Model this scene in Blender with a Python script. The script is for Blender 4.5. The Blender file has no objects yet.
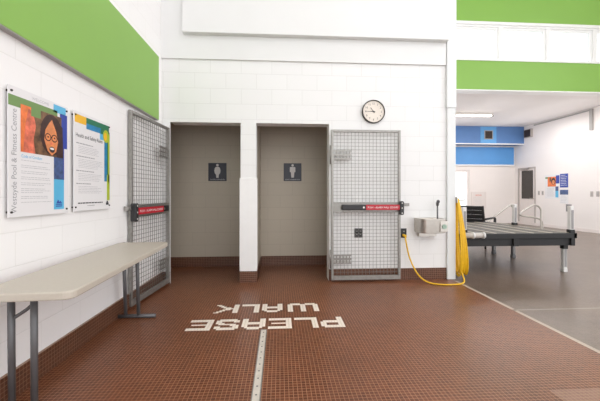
import bpy, bmesh, math, random
from mathutils import Vector, Matrix
random.seed(4)
S = bpy.context.scene
COL = S.collection
PI = math.pi

# ------------------------------------------------------------------ materials
def nmat(name):
    m = bpy.data.materials.new(name); m.use_nodes = True
    nt = m.node_tree
    return m, nt, nt.nodes['Principled BSDF']

def paint(name, col, rough=0.5, metal=0.0, noise=0.03, scale=12.0, spec=0.5, bump=0.0):
    m, nt, p = nmat(name)
    p.inputs['Roughness'].default_value = rough
    p.inputs['Metallic'].default_value = metal
    p.inputs['Specular IOR Level'].default_value = spec
    tc = nt.nodes.new('ShaderNodeTexCoord')
    n = nt.nodes.new('ShaderNodeTexNoise'); n.inputs['Scale'].default_value = scale
    n.inputs['Detail'].default_value = 4
    nt.links.new(tc.outputs['Object'], n.inputs['Vector'])
    r = nt.nodes.new('ShaderNodeValToRGB')
    r.color_ramp.elements[0].position = 0.3; r.color_ramp.elements[1].position = 0.7
    r.color_ramp.elements[0].color = (*[max(0, c * (1 - noise)) for c in col], 1)
    r.color_ramp.elements[1].color = (*[min(1, c * (1 + noise)) for c in col], 1)
    nt.links.new(n.outputs['Fac'], r.inputs['Fac'])
    nt.links.new(r.outputs['Color'], p.inputs['Base Color'])
    if bump:
        b = nt.nodes.new('ShaderNodeBump'); b.inputs['Strength'].default_value = bump
        b.inputs['Distance'].default_value = 0.002
        nt.links.new(n.outputs['Fac'], b.inputs['Height'])
        nt.links.new(b.outputs['Normal'], p.inputs['Normal'])
    return m

def grid_vec(nt, axis, off=(0, 0)):
    """world position -> (u, v) of the surface"""
    g = nt.nodes.new('ShaderNodeNewGeometry')
    sp = nt.nodes.new('ShaderNodeSeparateXYZ'); nt.links.new(g.outputs['Position'], sp.inputs[0])
    cb = nt.nodes.new('ShaderNodeCombineXYZ')
    a, b = {'xz': ('X', 'Z'), 'yz': ('Y', 'Z'), 'xy': ('X', 'Y')}[axis]
    for i, (k, o) in enumerate(((a, off[0]), (b, off[1]))):
        ad = nt.nodes.new('ShaderNodeMath'); ad.operation = 'ADD'; ad.inputs[1].default_value = o
        nt.links.new(sp.outputs[k], ad.inputs[0]); nt.links.new(ad.outputs[0], cb.inputs[i])
    return cb.outputs[0]

def block(name, axis, col, joint, rough=0.45, off=(0, 0)):
    m, nt, p = nmat(name)
    v = grid_vec(nt, axis, off)
    br = nt.nodes.new('ShaderNodeTexBrick')
    br.offset = 0.5
    br.inputs['Scale'].default_value = 1
    br.inputs['Brick Width'].default_value = 0.4064
    br.inputs['Row Height'].default_value = 0.2032
    br.inputs['Mortar Size'].default_value = 0.003
    br.inputs['Mortar Smooth'].default_value = 0.4
    br.inputs['Color1'].default_value = (*col, 1)
    br.inputs['Color2'].default_value = (*[c * 0.985 for c in col], 1)
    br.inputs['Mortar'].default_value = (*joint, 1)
    nt.links.new(v, br.inputs['Vector'])
    nt.links.new(br.outputs['Color'], p.inputs['Base Color'])
    inv = nt.nodes.new('ShaderNodeMath'); inv.operation = 'SUBTRACT'; inv.inputs[0].default_value = 1
    nt.links.new(br.outputs['Fac'], inv.inputs[1])
    n = nt.nodes.new('ShaderNodeTexNoise'); n.inputs['Scale'].default_value = 60
    nt.links.new(v, n.inputs['Vector'])
    ad = nt.nodes.new('ShaderNodeMath'); ad.operation = 'MULTIPLY_ADD'; ad.inputs[1].default_value = 0.12
    nt.links.new(n.outputs['Fac'], ad.inputs[0]); nt.links.new(inv.outputs[0], ad.inputs[2])
    b = nt.nodes.new('ShaderNodeBump'); b.inputs['Strength'].default_value = 0.55
    b.inputs['Distance'].default_value = 0.002
    nt.links.new(ad.outputs[0], b.inputs['Height']); nt.links.new(b.outputs['Normal'], p.inputs['Normal'])
    p.inputs['Roughness'].default_value = rough
    return m

T = 0.0265   # mosaic tile pitch
def mosaic(name, axis, c1, c2, grout, rough=0.38, off=(0, 0), bump=0.35, spec=0.5, mort=0.0022, vary=0.12):
    m, nt, p = nmat(name)
    v = grid_vec(nt, axis, off)
    br = nt.nodes.new('ShaderNodeTexBrick')
    br.offset = 0.0; br.squash = 1.0
    br.inputs['Scale'].default_value = 1
    br.inputs['Brick Width'].default_value = T
    br.inputs['Row Height'].default_value = T
    br.inputs['Mortar Size'].default_value = mort
    br.inputs['Mortar Smooth'].default_value = 0.1
    br.inputs['Color1'].default_value = (*c1, 1)
    br.inputs['Color2'].default_value = (*c2, 1)
    br.inputs['Mortar'].default_value = (*grout, 1)
    nt.links.new(v, br.inputs['Vector'])
    n = nt.nodes.new('ShaderNodeTexNoise'); n.inputs['Scale'].default_value = 1.7; n.inputs['Detail'].default_value = 6
    nt.links.new(v, n.inputs['Vector'])
    mr = nt.nodes.new('ShaderNodeMapRange')
    mr.inputs['From Min'].default_value = 0.3; mr.inputs['From Max'].default_value = 0.7
    mr.inputs['To Min'].default_value = 1 - vary; mr.inputs['To Max'].default_value = 1 + vary
    nt.links.new(n.outputs['Fac'], mr.inputs['Value'])
    mx = nt.nodes.new('ShaderNodeVectorMath'); mx.operation = 'SCALE'
    nt.links.new(br.outputs['Color'], mx.inputs[0]); nt.links.new(mr.outputs[0], mx.inputs['Scale'])
    nt.links.new(mx.outputs[0], p.inputs['Base Color'])
    inv = nt.nodes.new('ShaderNodeMath'); inv.operation = 'SUBTRACT'; inv.inputs[0].default_value = 1
    nt.links.new(br.outputs['Fac'], inv.inputs[1])
    b = nt.nodes.new('ShaderNodeBump'); b.inputs['Strength'].default_value = bump
    b.inputs['Distance'].default_value = 0.0015
    nt.links.new(inv.outputs[0], b.inputs['Height']); nt.links.new(b.outputs['Normal'], p.inputs['Normal'])
    p.inputs['Roughness'].default_value = rough
    p.inputs['Specular IOR Level'].default_value = spec
    return m

def glow(name, col, st):
    m, nt, p = nmat(name)
    p.inputs['Base Color'].default_value = (*col, 1)
    p.inputs['Emission Color'].default_value = (*col, 1)
    p.inputs['Emission Strength'].default_value = st
    return m

def clear_glass(name):
    m = bpy.data.materials.new(name); m.use_nodes = True
    nt = m.node_tree; nt.nodes.clear()
    o = nt.nodes.new('ShaderNodeOutputMaterial')
    t = nt.nodes.new('ShaderNodeBsdfTransparent'); t.inputs[0].default_value = (0.96, 0.98, 0.98, 1)
    g = nt.nodes.new('ShaderNodeBsdfGlossy'); g.inputs['Roughness'].default_value = 0.03
    f = nt.nodes.new('ShaderNodeValue'); f.outputs[0].default_value = 0.05
    mx = nt.nodes.new('ShaderNodeMixShader')
    nt.links.new(f.outputs[0], mx.inputs[0]); nt.links.new(t.outputs[0], mx.inputs[1]); nt.links.new(g.outputs[0], mx.inputs[2])
    nt.links.new(mx.outputs[0], o.inputs[0])
    return m

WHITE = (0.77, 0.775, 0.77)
COOL = (0.75, 0.77, 0.77)
M = {}
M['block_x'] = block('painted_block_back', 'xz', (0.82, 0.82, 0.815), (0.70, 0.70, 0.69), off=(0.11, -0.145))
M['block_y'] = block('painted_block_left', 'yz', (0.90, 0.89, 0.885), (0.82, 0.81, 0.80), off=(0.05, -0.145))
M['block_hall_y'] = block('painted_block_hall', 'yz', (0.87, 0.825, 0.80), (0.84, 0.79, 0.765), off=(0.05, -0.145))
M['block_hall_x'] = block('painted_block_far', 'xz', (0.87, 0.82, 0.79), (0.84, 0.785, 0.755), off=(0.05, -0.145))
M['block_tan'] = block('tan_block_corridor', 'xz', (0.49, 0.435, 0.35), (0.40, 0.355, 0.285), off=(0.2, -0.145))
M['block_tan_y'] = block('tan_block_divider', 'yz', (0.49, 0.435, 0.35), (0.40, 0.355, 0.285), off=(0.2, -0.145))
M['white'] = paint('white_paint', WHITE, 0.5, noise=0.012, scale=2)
M['cool'] = paint('cool_white_paint', COOL, 0.5, noise=0.012, scale=2)
M['ceil'] = paint('ceiling_paint', (0.84, 0.81, 0.80), 0.7, noise=0.01, scale=2)
M['trimwhite'] = paint('trim_white', (0.86, 0.86, 0.85), 0.4, noise=0.01)
M['green'] = paint('green_paint', (0.235, 0.45, 0.080), 0.45, noise=0.02, scale=1.5)
M['blue_dark'] = paint('dusty_blue_paint', (0.10, 0.22, 0.48), 0.5, noise=0.04, scale=3)
M['blue'] = paint('bright_blue_paint', (0.10, 0.32, 0.68), 0.5, noise=0.04, scale=2)
M['blue_panel'] = paint('light_blue_panel', (0.12, 0.36, 0.70), 0.4, noise=0.03)
M['floor'] = mosaic('brown_mosaic', 'xy', (0.170, 0.050, 0.0195), (0.115, 0.032, 0.012), (0.42, 0.215, 0.12), rough=0.33, mort=0.0016, spec=0.4)
M['letter'] = mosaic('cream_mosaic', 'xy', (0.90, 0.82, 0.72), (0.87, 0.79, 0.69), (0.68, 0.56, 0.46), rough=0.4, mort=0.0014, vary=0.05)
M['hallfloor'] = mosaic('grey_mosaic', 'xy', (0.165, 0.112, 0.083), (0.13, 0.087, 0.064), (0.20, 0.155, 0.125), rough=0.28, spec=0.55, vary=0.18)
M['salmon'] = mosaic('salmon_mosaic', 'xy', (0.27, 0.135, 0.09), (0.23, 0.115, 0.075), (0.36, 0.20, 0.13), rough=0.36, vary=0.05)
M['faintline'] = mosaic('faint_line_mosaic', 'xy', (0.36, 0.31, 0.27), (0.33, 0.28, 0.24), (0.3, 0.25, 0.21), vary=0.05)
M['lineflr'] = mosaic('pale_line_mosaic', 'xy', (0.55, 0.46, 0.38), (0.50, 0.42, 0.35), (0.40, 0.32, 0.26), rough=0.4, vary=0.05)
M['base_x'] = mosaic('brown_cove_back', 'xz', (0.105, 0.035, 0.017), (0.075, 0.025, 0.012), (0.26, 0.15, 0.095), mort=0.0016)
M['base_y'] = mosaic('brown_cove_left', 'yz', (0.105, 0.035, 0.017), (0.075, 0.025, 0.012), (0.26, 0.15, 0.095), mort=0.0016)
M['galv'] = paint('galvanised_steel', (0.31, 0.30, 0.28), 0.42, 0.6, noise=0.12, scale=30)
M['wire'] = paint('galvanised_wire', (0.22, 0.21, 0.195), 0.5, 0.5, noise=0.08, scale=30)
M['steel'] = paint('brushed_steel', (0.52, 0.49, 0.45), 0.30, 1.0, noise=0.05, scale=25)
M['chrome'] = paint('polished_steel', (0.72, 0.71, 0.70), 0.18, 1.0, noise=0.03)
M['black'] = paint('black_plastic', (0.018, 0.018, 0.020), 0.4, noise=0.1)
M['blackmetal'] = paint('black_frame', (0.010, 0.010, 0.011), 0.55, noise=0.1)
M['red'] = paint('red_label', (0.47, 0.012, 0.028), 0.4, noise=0.04)
M['pure'] = paint('white_print', (0.86, 0.86, 0.86), 0.4, noise=0.005)
M['table'] = paint('greige_plastic', (0.52, 0.475, 0.405), 0.45, noise=0.025, scale=60, bump=0.1)
M['legmetal'] = paint('grey_leg_metal', (0.135, 0.135, 0.14), 0.4, 0.3, noise=0.06)
M['yellow'] = paint('yellow_cable', (0.78, 0.46, 0.012), 0.42, noise=0.06, scale=30)
M['cream'] = paint('clock_dial', (0.80, 0.73, 0.65), 0.5, noise=0.01)
M['rim'] = paint('clock_rim', (0.045, 0.04, 0.035), 0.35, noise=0.05)
M['navy'] = paint('navy_sign', (0.014, 0.015, 0.030), 0.4, noise=0.05)
M['pict'] = paint('pictogram_grey', (0.62, 0.60, 0.58), 0.5, noise=0.02)
M['sheet'] = paint('poster_sheet', (0.80, 0.79, 0.80), 0.3, noise=0.004)
M['ptext'] = paint('poster_text_grey', (0.36, 0.36, 0.38), 0.5)
M['ptextl'] = paint('poster_text_light', (0.52, 0.52, 0.54), 0.5)
M['pdark'] = paint('poster_text_black', (0.03, 0.03, 0.04), 0.5)
M['pgreen'] = paint('poster_olive', (0.17, 0.29, 0.095), 0.35)
M['porange'] = paint('poster_orange', (0.80, 0.20, 0.055), 0.35, noise=0.2, scale=20)
M['pskin'] = paint('poster_face', (0.72, 0.26, 0.10), 0.35, noise=0.2, scale=25)
M['ppink'] = paint('poster_arm', (0.70, 0.17, 0.10), 0.35, noise=0.35, scale=25)
M['phair'] = paint('poster_hair', (0.05, 0.022, 0.020), 0.35, noise=0.4, scale=25)
M['pbrown'] = paint('poster_brown', (0.16, 0.085, 0.045), 0.35, noise=0.6, scale=25)
M['pnavy'] = paint('poster_blue', (0.03, 0.06, 0.36), 0.35)
M['pslate'] = paint('poster_slate', (0.06, 0.10, 0.24), 0.35, noise=0.4, scale=30)
M['pcyan'] = paint('poster_cyan', (0.11, 0.47, 0.74), 0.35)
M['pcyan2'] = paint('poster_teal', (0.02, 0.22, 0.45), 0.35, noise=0.2, scale=30)
M['pamber'] = paint('poster_amber', (0.85, 0.47, 0.02), 0.35)
M['pfor'] = paint('poster_forest', (0.015, 0.17, 0.085), 0.35)
M['plime'] = paint('poster_lime', (0.42, 0.52, 0.03), 0.35)
M['deck'] = paint('deck_boards', (0.10, 0.083, 0.066), 0.55, noise=0.2, scale=14)
M['deckline'] = paint('deck_pale_strip', (0.52, 0.47, 0.40), 0.5, noise=0.05)
M['post'] = paint('white_post', (0.68, 0.67, 0.66), 0.4, noise=0.03)
M['postgrey'] = paint('grey_post_inset', (0.27, 0.26, 0.26), 0.4, noise=0.05)
M['pipe'] = paint('white_pipe', (0.50, 0.46, 0.42), 0.4, noise=0.03)
M['chair'] = paint('black_chair', (0.022, 0.021, 0.022), 0.5, noise=0.15)
M['doorp'] = paint('pale_door', (0.80, 0.74, 0.71), 0.4, noise=0.01)
M['doorframe'] = paint('door_frame_grey', (0.46, 0.42, 0.40), 0.4, noise=0.03)
M['darkglass'] = paint('dark_door_glass', (0.055, 0.047, 0.042), 0.15, noise=0.1)
M['grille'] = paint('dark_grille', (0.035, 0.022, 0.016), 0.5, noise=0.2)
M['brass'] = paint('fountain_button', (0.30, 0.42, 0.34), 0.35, noise=0.08)
M['conduit'] = paint('grey_conduit', (0.40, 0.385, 0.37), 0.5, noise=0.03)
M['fixture'] = paint('fixture_white', (0.75, 0.73, 0.70), 0.4)
M['tube'] = glow('fluorescent_tube', (1.0, 0.93, 0.85), 3.0)
M['drainm'] = paint('drain_steel', (0.66, 0.61, 0.54), 0.45, 0.1, noise=0.08, scale=20)
M['glass'] = clear_glass('window_glass')

# ------------------------------------------------------------------ mesh helpers
def box(bm, x0, x1, y0, y1, z0, z1, mi=0, mtx=None):
    vs = [bm.verts.new((x, y, z)) for z in (z0, z1) for y in (y0, y1) for x in (x0, x1)]
    if mtx:
        for v in vs: v.co = mtx @ v.co
    for f in ((0, 2, 3, 1), (4, 5, 7, 6), (0, 1, 5, 4), (2, 6, 7, 3), (0, 4, 6, 2), (1, 3, 7, 5)):
        bm.faces.new([vs[i] for i in f]).material_index = mi

def tube(bm, pts, r, n=10, closed=False, mi=0, cap=True):
    pts = [Vector(p) for p in pts]
    N = len(pts); rings = []
    rr = r if isinstance(r, (list, tuple)) else [r] * N
    t0 = None
    for i in range(N):
        if closed: t = (pts[(i + 1) % N] - pts[i - 1])
        elif i == 0: t = pts[1] - pts[0]
        elif i == N - 1: t = pts[-1] - pts[-2]
        else: t = (pts[i + 1] - pts[i]).normalized() + (pts[i] - pts[i - 1]).normalized()
        t.normalize()
        if t0 is None:
            a = Vector((0, 0, 1)) if abs(t.z) < 0.9 else Vector((1, 0, 0))
            u = t.cross(a).normalized()
        else:
            u = t0.rotation_difference(t) @ u
        t0 = t
        w = t.cross(u)
        rings.append([bm.verts.new(pts[i] + rr[i] * (math.cos(2 * PI * k / n) * u + math.sin(2 * PI * k / n) * w)) for k in range(n)])
    for i in range(N if closed else N - 1):
        a, b = rings[i], rings[(i + 1) % N]
        for k in range(n):
            f = bm.faces.new((a[k], a[(k + 1) % n], b[(k + 1) % n], b[k])); f.smooth = True; f.material_index = mi
    if cap and not closed:
        bm.faces.new(rings[0][::-1]).material_index = mi
        bm.faces.new(rings[-1]).material_index = mi

def prism(bm, poly, z0, z1, mi=0, mtx=None):
    lo = [bm.verts.new((x, y, z0)) for x, y in poly]; hi = [bm.verts.new((x, y, z1)) for x, y in poly]
    if mtx:
        for v in lo + hi: v.co = mtx @ v.co
    n = len(poly)
    bm.faces.new(lo[::-1]).material_index = mi; bm.faces.new(hi).material_index = mi
    for i in range(n):
        bm.faces.new((lo[i], lo[(i + 1) % n], hi[(i + 1) % n], hi[i])).material_index = mi

def disc(cx, cy, rx, ry=None, n=28):
    ry = ry or rx
    return [(cx + rx * math.cos(2 * PI * k / n), cy + ry * math.sin(2 * PI * k / n)) for k in range(n)]

def rrect(x0, x1, y0, y1, r, n=5):
    o = []
    for cx, cy, a in ((x1 - r, y1 - r, 0), (x0 + r, y1 - r, PI / 2), (x0 + r, y0 + r, PI), (x1 - r, y0 + r, 1.5 * PI)):
        for k in range(n + 1):
            t = a + k / n * PI / 2
            o.append((cx + r * math.cos(t), cy + r * math.sin(t)))
    return o

def poly(bm, pts, z, mi=0):
    bm.faces.new([bm.verts.new((x, y, z)) for x, y in pts]).material_index = mi

def smooth(pts, n=10):
    P = [Vector(p) for p in pts]; o = []
    P = [2 * P[0] - P[1]] + P + [2 * P[-1] - P[-2]]
    for i in range(1, len(P) - 2):
        for k in range(n):
            s = k / n
            o.append(0.5 * ((2 * P[i]) + (P[i + 1] - P[i - 1]) * s + (2 * P[i - 1] - 5 * P[i] + 4 * P[i + 1] - P[i + 2]) * s * s + (3 * P[i] - P[i - 1] - 3 * P[i + 1] + P[i + 2]) * s ** 3))
    o.append(P[-2]); return o

def obj(name, bm, mats, parent=None, bevel=0.0, label=None, kind=None):
    me = bpy.data.meshes.new(name)
    bmesh.ops.recalc_face_normals(bm, faces=bm.faces[:])
    bm.to_mesh(me); bm.free()
    for m in (mats if isinstance(mats, (list, tuple)) else [mats]): me.materials.append(m)
    o = bpy.data.objects.new(name, me); COL.objects.link(o)
    if parent: o.parent = parent
    if bevel:
        b = o.modifiers.new('bevel', 'BEVEL'); b.width = bevel; b.segments = 2; b.limit_method = 'ANGLE'
    if label: o['label'] = label
    if kind: o['kind'] = kind
    return o

def B(): return bmesh.new()
def mk(fn):
    bm = bmesh.new(); fn(bm); return bm
def boxes(*bs):
    bm = bmesh.new()
    for b in bs: box(bm, *b)
    return bm

def tag(o, label, cat, group=None):
    o['label'] = label; o['category'] = cat
    if group: o['group'] = group
    return o
def thing(name, label, cat, mtx=None, group=None):
    o = bpy.data.objects.new(name, None); COL.objects.link(o); o.empty_display_size = 0.1
    if mtx is not None: o.matrix_world = mtx
    return tag(o, label, cat, group)
def struct(name, bm, mats, parent=None, bevel=0.0):
    return obj(name, bm, mats, parent, bevel, kind='structure')

def frame(o, x, y, z):
    m = Matrix((x, y, z)).transposed().to_4x4(); m.translation = o; return m
def on_left(y, z, x=-1.553):  return frame((x, y, z), (0, 1, 0), (0, 0, 1), (1, 0, 0))
def on_back(x, z, y=4.313):  return frame((x, y, z), (1, 0, 0), (0, 0, 1), (0, -1, 0))
def on_right(y, z, x=9.5):   return frame((x, y, z), (0, -1, 0), (0, 0, 1), (-1, 0, 0))

def text_bm(s, size, cx=0, cy=0, z=0, rot=0, width=None, depth=0.0):
    """lettering as a mesh, centred on cx, cy"""
    cu = bpy.data.curves.new('t', 'FONT'); cu.body = s; cu.size = size; cu.extrude = depth
    cu.resolution_u = 3
    to = bpy.data.objects.new('t', cu); COL.objects.link(to)
    dg = bpy.context.evaluated_depsgraph_get(); dg.update()
    me = bpy.data.meshes.new_from_object(to.evaluated_get(dg))
    bm = bmesh.new(); bm.from_mesh(me)
    bpy.data.objects.remove(to); bpy.data.curves.remove(cu); bpy.data.meshes.remove(me)
    xs = [v.co.x for v in bm.verts]; ys = [v.co.y for v in bm.verts]
    mx, my = (min(xs) + max(xs)) / 2, (min(ys) + max(ys)) / 2
    k = width / (max(xs) - min(xs)) if width else 1
    for v in bm.verts:
        x, y = (v.co.x - mx) * k, (v.co.y - my)
        v.co = Vector((cx + x * math.cos(rot) - y * math.sin(rot), cy + x * math.sin(rot) + y * math.cos(rot), z + v.co.z))
    return bm

# ------------------------------------------------------------------ setting
XL, YB, YC = -1.553, 4.313, 5.30      # left wall, back wall face, washroom corridor back wall
XE = 2.425                           # right end of the back wall
O1, O2, HD = (-1.446, -0.525), (-0.318, 0.664), 2.13

# floor: brown mosaic, cream lettering and pale lines belong to its pattern
bm = B()
def fq(x0, x1, y0, y1, z, mi):
    poly(bm, [(x0, y0), (x1, y0), (x1, y1), (x0, y1)], z, mi)
XS = 2.36
box(bm, -3.2, XS, -3.0, YC, -0.2, 0, 0)
box(bm, XS, 9.5, -3.0, 12.42, -0.2, 0, 1)
fq(XS, XS + 0.040, -3.0, 4.2, 0.0006, 2)
fq(XS, 9.5, 3.095, 3.125, 0.0006, 5)
LET = {
 'P': ["XXXXXXX.", "XXXXXXXX", "XX....XX", "XX....XX", "XXXXXXXX", "XXXXXXX.", "XX......", "XX......", "XX......"],
 'L': ["XX......"] * 7 + ["XXXXXXXX"] * 2,
 'l': ["XX....."] * 7 + ["XXXXXXX"] * 2,
 'E': ["XXXXXXXX"] * 2 + ["XX......"] * 2 + ["XXXXXXX."] + ["XX......"] * 2 + ["XXXXXXXX"] * 2,
 'A': ["..XXXX..", ".XXXXXX.", "XX....XX", "XX....XX", "XXXXXXXX", "XXXXXXXX", "XX....XX", "XX....XX", "XX....XX"],
 'S': [".XXXXXX.", "XXXXXXXX", "XX....XX", "XXX.....", ".XXXXXX.", ".....XXX", "XX....XX", "XXXXXXXX", ".XXXXXX."],
 'W': ["XX...XX...XX"] * 7 + ["XXXXXXXXXXXX", ".XXXX..XXXX."],
 'K': ["XX.....XX", "XX....XX.", "XX...XX..", "XX.XXX...", "XXXXX....", "XX.XXX...", "XX...XX..", "XX....XX.", "XX.....XX"],
}
def word(s, gaps, xr, yn):
    c = 0
    for ch, g in zip(s, gaps):
        rows = LET[ch]
        for r, row in enumerate(rows):
            i = 0
            while i < len(row):
                if row[i] == 'X':
                    j = i
                    while j < len(row) and row[j] == 'X': j += 1
                    fq(xr - (c + j) * T, xr - (c + i) * T, yn + r * T, yn + (r + 1) * T, 0.0006, 3)
                    i = j
                else: i += 1
        c += len(rows[0]) + g
word('PLEASE', [1, 1, 1, 1, 1, 0], 22 * T, 106 * T)
word('WAlK', [2, 1, 1, 0], 15 * T, 121 * T)
fq(61 * T, 80 * T, 64 * T, 69 * T, 0.0006, 4)
struct('floor', bm, [M['floor'], M['hallfloor'], M['lineflr'], M['letter'], M['salmon'], M['faintline']])

# walls
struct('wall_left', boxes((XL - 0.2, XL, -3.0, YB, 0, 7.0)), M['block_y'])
WT = 0.2
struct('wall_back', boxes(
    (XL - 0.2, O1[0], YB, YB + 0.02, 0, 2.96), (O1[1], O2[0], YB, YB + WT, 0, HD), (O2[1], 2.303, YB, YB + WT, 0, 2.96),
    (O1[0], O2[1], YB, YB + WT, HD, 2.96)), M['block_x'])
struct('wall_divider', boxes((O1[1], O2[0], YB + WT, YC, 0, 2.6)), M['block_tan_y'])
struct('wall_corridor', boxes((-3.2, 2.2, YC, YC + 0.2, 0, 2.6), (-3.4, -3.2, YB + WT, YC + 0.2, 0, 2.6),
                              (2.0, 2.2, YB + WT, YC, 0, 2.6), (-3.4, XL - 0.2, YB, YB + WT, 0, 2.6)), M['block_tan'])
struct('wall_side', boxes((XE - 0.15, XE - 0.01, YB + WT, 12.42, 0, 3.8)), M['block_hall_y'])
struct('ceiling_corridor', boxes((-3.4, 2.2, YB + WT, YC + 0.2, 2.6, 2.7)), M['ceil'])
# upper back wall: fascia, then the boxed beam, above the block work
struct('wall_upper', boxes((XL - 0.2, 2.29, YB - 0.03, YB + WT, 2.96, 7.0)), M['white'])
struct('trim_1', boxes((-1.255, 2.289, YB - 0.115, YB - 0.03, 3.268, 5.2)), M['white'], bevel=0.004)
# corner pillar, smooth metal wrap above the painted block
struct('trim_2', boxes((2.303, XE, YB - 0.035, YB + WT, 0, 2.37)), M['cool'], bevel=0.008)
struct('trim_3', boxes((2.295, XE + 0.004, YB - 0.045, YB + WT, 2.37, 7.0)), M['cool'], bevel=0.006)
# left upper green board and its grey underside rail
struct('trim_4', boxes((XL, XL + 0.050, -3.0, 4.08, 2.100, 2.885)), M['green'])
struct('trim_5', boxes((XL, XL + 0.046, -3.0, 4.08, 2.094, 2.100)), M['conduit'])
# tiled bases
bt, bh = 0.012, 0.159
struct('baseboard_left', boxes((XL, XL + 0.020, -3.0, YB, 0, bh)), M['base_y'])
struct('baseboard_back', boxes((XL, O1[0], YB - bt, YB, 0, bh), (O2[1], 2.303, YB - bt, YB, 0, bh)), M['base_x'])
struct('baseboard_pier', boxes((O1[1] - bt, O2[0] + bt, YB - bt, YB, 0, 0.15), (O1[1] - bt, O1[1], YB, YC, 0, 0.15), (O2[0], O2[0] + bt, YB, YC, 0, 0.15)), M['base_x'])
struct('baseboard_corridor', boxes((-3.2, O1[1] - bt, YC - bt, YC, 0, bh), (O2[0] + bt, 2.0, YC - bt, YC, 0, bh)), M['base_x'])
struct('baseboard_right', boxes((9.48, 9.5, 5.0, 12.42, 0, 0.10)), M['doorp'])
# pier corner guards (white plate wrapped round the pier)
struct('trim_6', boxes((O1[1] - 0.013, O2[0] + 0.013, YB - 0.012, YB + 0.10, 0.15, 1.393)), M['trimwhite'], bevel=0.003)

# hall: green bulkhead wall with the clerestory, low ceiling behind, far and right walls
YG = 7.74
struct('wall_bulkhead', boxes((XE - 0.15, 9.7, YG, YG + 0.25, 3.79, 4.56), (XE - 0.15, 9.7, YG, YG + 0.25, 5.50, 7.0)), M['green'])
struct('trim_7', boxes((XE - 0.15, 9.7, YG - 0.02, YG + 0.25, 4.53, 4.58), (XE - 0.15, 9.7, YG - 0.02, YG + 0.25, 5.44, 5.51),
                       (XE - 0.15, 9.7, YG - 0.015, YG + 0.25, 3.775, 3.80)), M['trimwhite'])
px = 4.30 - 1.27
k = 1
while px < 9.4:
    x0, x1 = px, px + 1.27
    w = struct('window_%d' % k, boxes((x0, x0 + 0.055, YG + 0.02, YG + 0.14, 4.58, 5.44), (x1 - 0.055, x1, YG + 0.02, YG + 0.14, 4.58, 5.44),
        (x0 + 0.055, x1 - 0.055, YG + 0.02, YG + 0.14, 4.58, 4.60), (x0 + 0.055, x1 - 0.055, YG + 0.02, YG + 0.14, 5.40, 5.44)), M['trimwhite'])
    s = 0.03
    struct('window_sash', boxes((x0 + 0.055, x0 + 0.055 + 0.012, YG + 0.05, YG + 0.11, 4.60, 5.40), (x1 - 0.055 - 0.06, x1 - 0.055, YG + 0.05, YG + 0.11, 4.60, 5.40),
        (x0 + 0.067, x1 - 0.115, YG + 0.05, YG + 0.11, 5.345, 5.40), (x0 + 0.067, x1 - 0.115, YG + 0.05, YG + 0.11, 4.60, 4.615)), M['trimwhite'], w)
    struct('window_pane', boxes((x0 + 0.067, x1 - 0.115, YG + 0.075, YG + 0.083, 4.615, 5.345)), M['glass'], w)
    px += 1.27; k += 1
struct('ceiling', boxes((XL - 0.2, 9.7, -3.0, YG + 0.25, 7.0, 7.1)), M['ceil'])
struct('ceiling_low', boxes((XE - 0.15, 9.7, YG + 0.25, 12.6, 3.80, 3.9)), M['ceil'])
D0, D1, DZ = 6.72, 7.60, 2.14
struct('wall_far', boxes((XE - 0.15, 2.8, 12.42, 12.6, 0, 3.8), (2.8, 6.5, 12.42, 12.6, 2.2, 3.8), (2.8, 6.5, 12.42, 12.6, 0, 0.3), (6.5, D0, 12.42, 12.6, 0, 3.8), (D1, 9.7, 12.42, 12.6, 0, 3.8), (D0, D1, 12.42, 12.6, DZ, 3.8)), M['block_hall_x'])
struct('wall_right', boxes((9.5, 9.7, 5.0, YG + 0.25, 0, 7.0), (9.5, 9.7, YG + 0.25, 11.34, 0, 3.8), (9.5, 9.7, 12.22, 12.6, 0, 3.8), (9.5, 9.7, 11.34, 12.22, 2.2, 3.8)), M['block_hall_y'])
# blue bands of the far wall
struct('trim_8', boxes((XE, 9.499, 11.91, 12.42, 3.13, 3.80)), M['blue_dark'])
struct('trim_9', boxes((XE, 9.499, 11.90, 11.93, 3.10, 3.14)), M['trimwhite'])
struct('trim_10', boxes((XE, 9.43, 12.36, 12.42, 2.36, 3.06)), M['blue'])
struct('trim_11', boxes((XE, 9.46, 12.35, 12.42, 2.31, 2.36)), M['trimwhite'])
# glazed door in the far wall
d = struct('door_1', boxes((D0, D0 + 0.07, 12.44, 12.54, 0, DZ), (D1 - 0.07, D1, 12.44, 12.54, 0, DZ), (D0 + 0.07, D1 - 0.07, 12.44, 12.54, DZ - 0.07, DZ), (D0 + 0.07, D1 - 0.07, 12.44, 12.54, 0, 0.12)), M['doorp'], bevel=0.004)
struct('door_pane', boxes((D0 + 0.07, D1 - 0.07, 12.485, 12.495, 0.12, DZ - 0.07)), M['glass'], d)
# unseen glazing added left of the far door to let daylight into the hall
bb = [(2.8, 6.5, 12.46, 12.54, 0.3, 0.36), (2.8, 6.5, 12.46, 12.54, 2.14, 2.2)]
for q in range(4):
    x = 2.8 + q * (3.7 - 0.06) / 3
    bb.append((x, x + 0.06, 12.46, 12.54, 0.36, 2.14))
d = struct('window_8', boxes(*bb), M['trimwhite'])
struct('window_pane', boxes((2.86, 6.44, 12.495, 12.505, 0.36, 2.14)), M['glass'], d)
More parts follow.
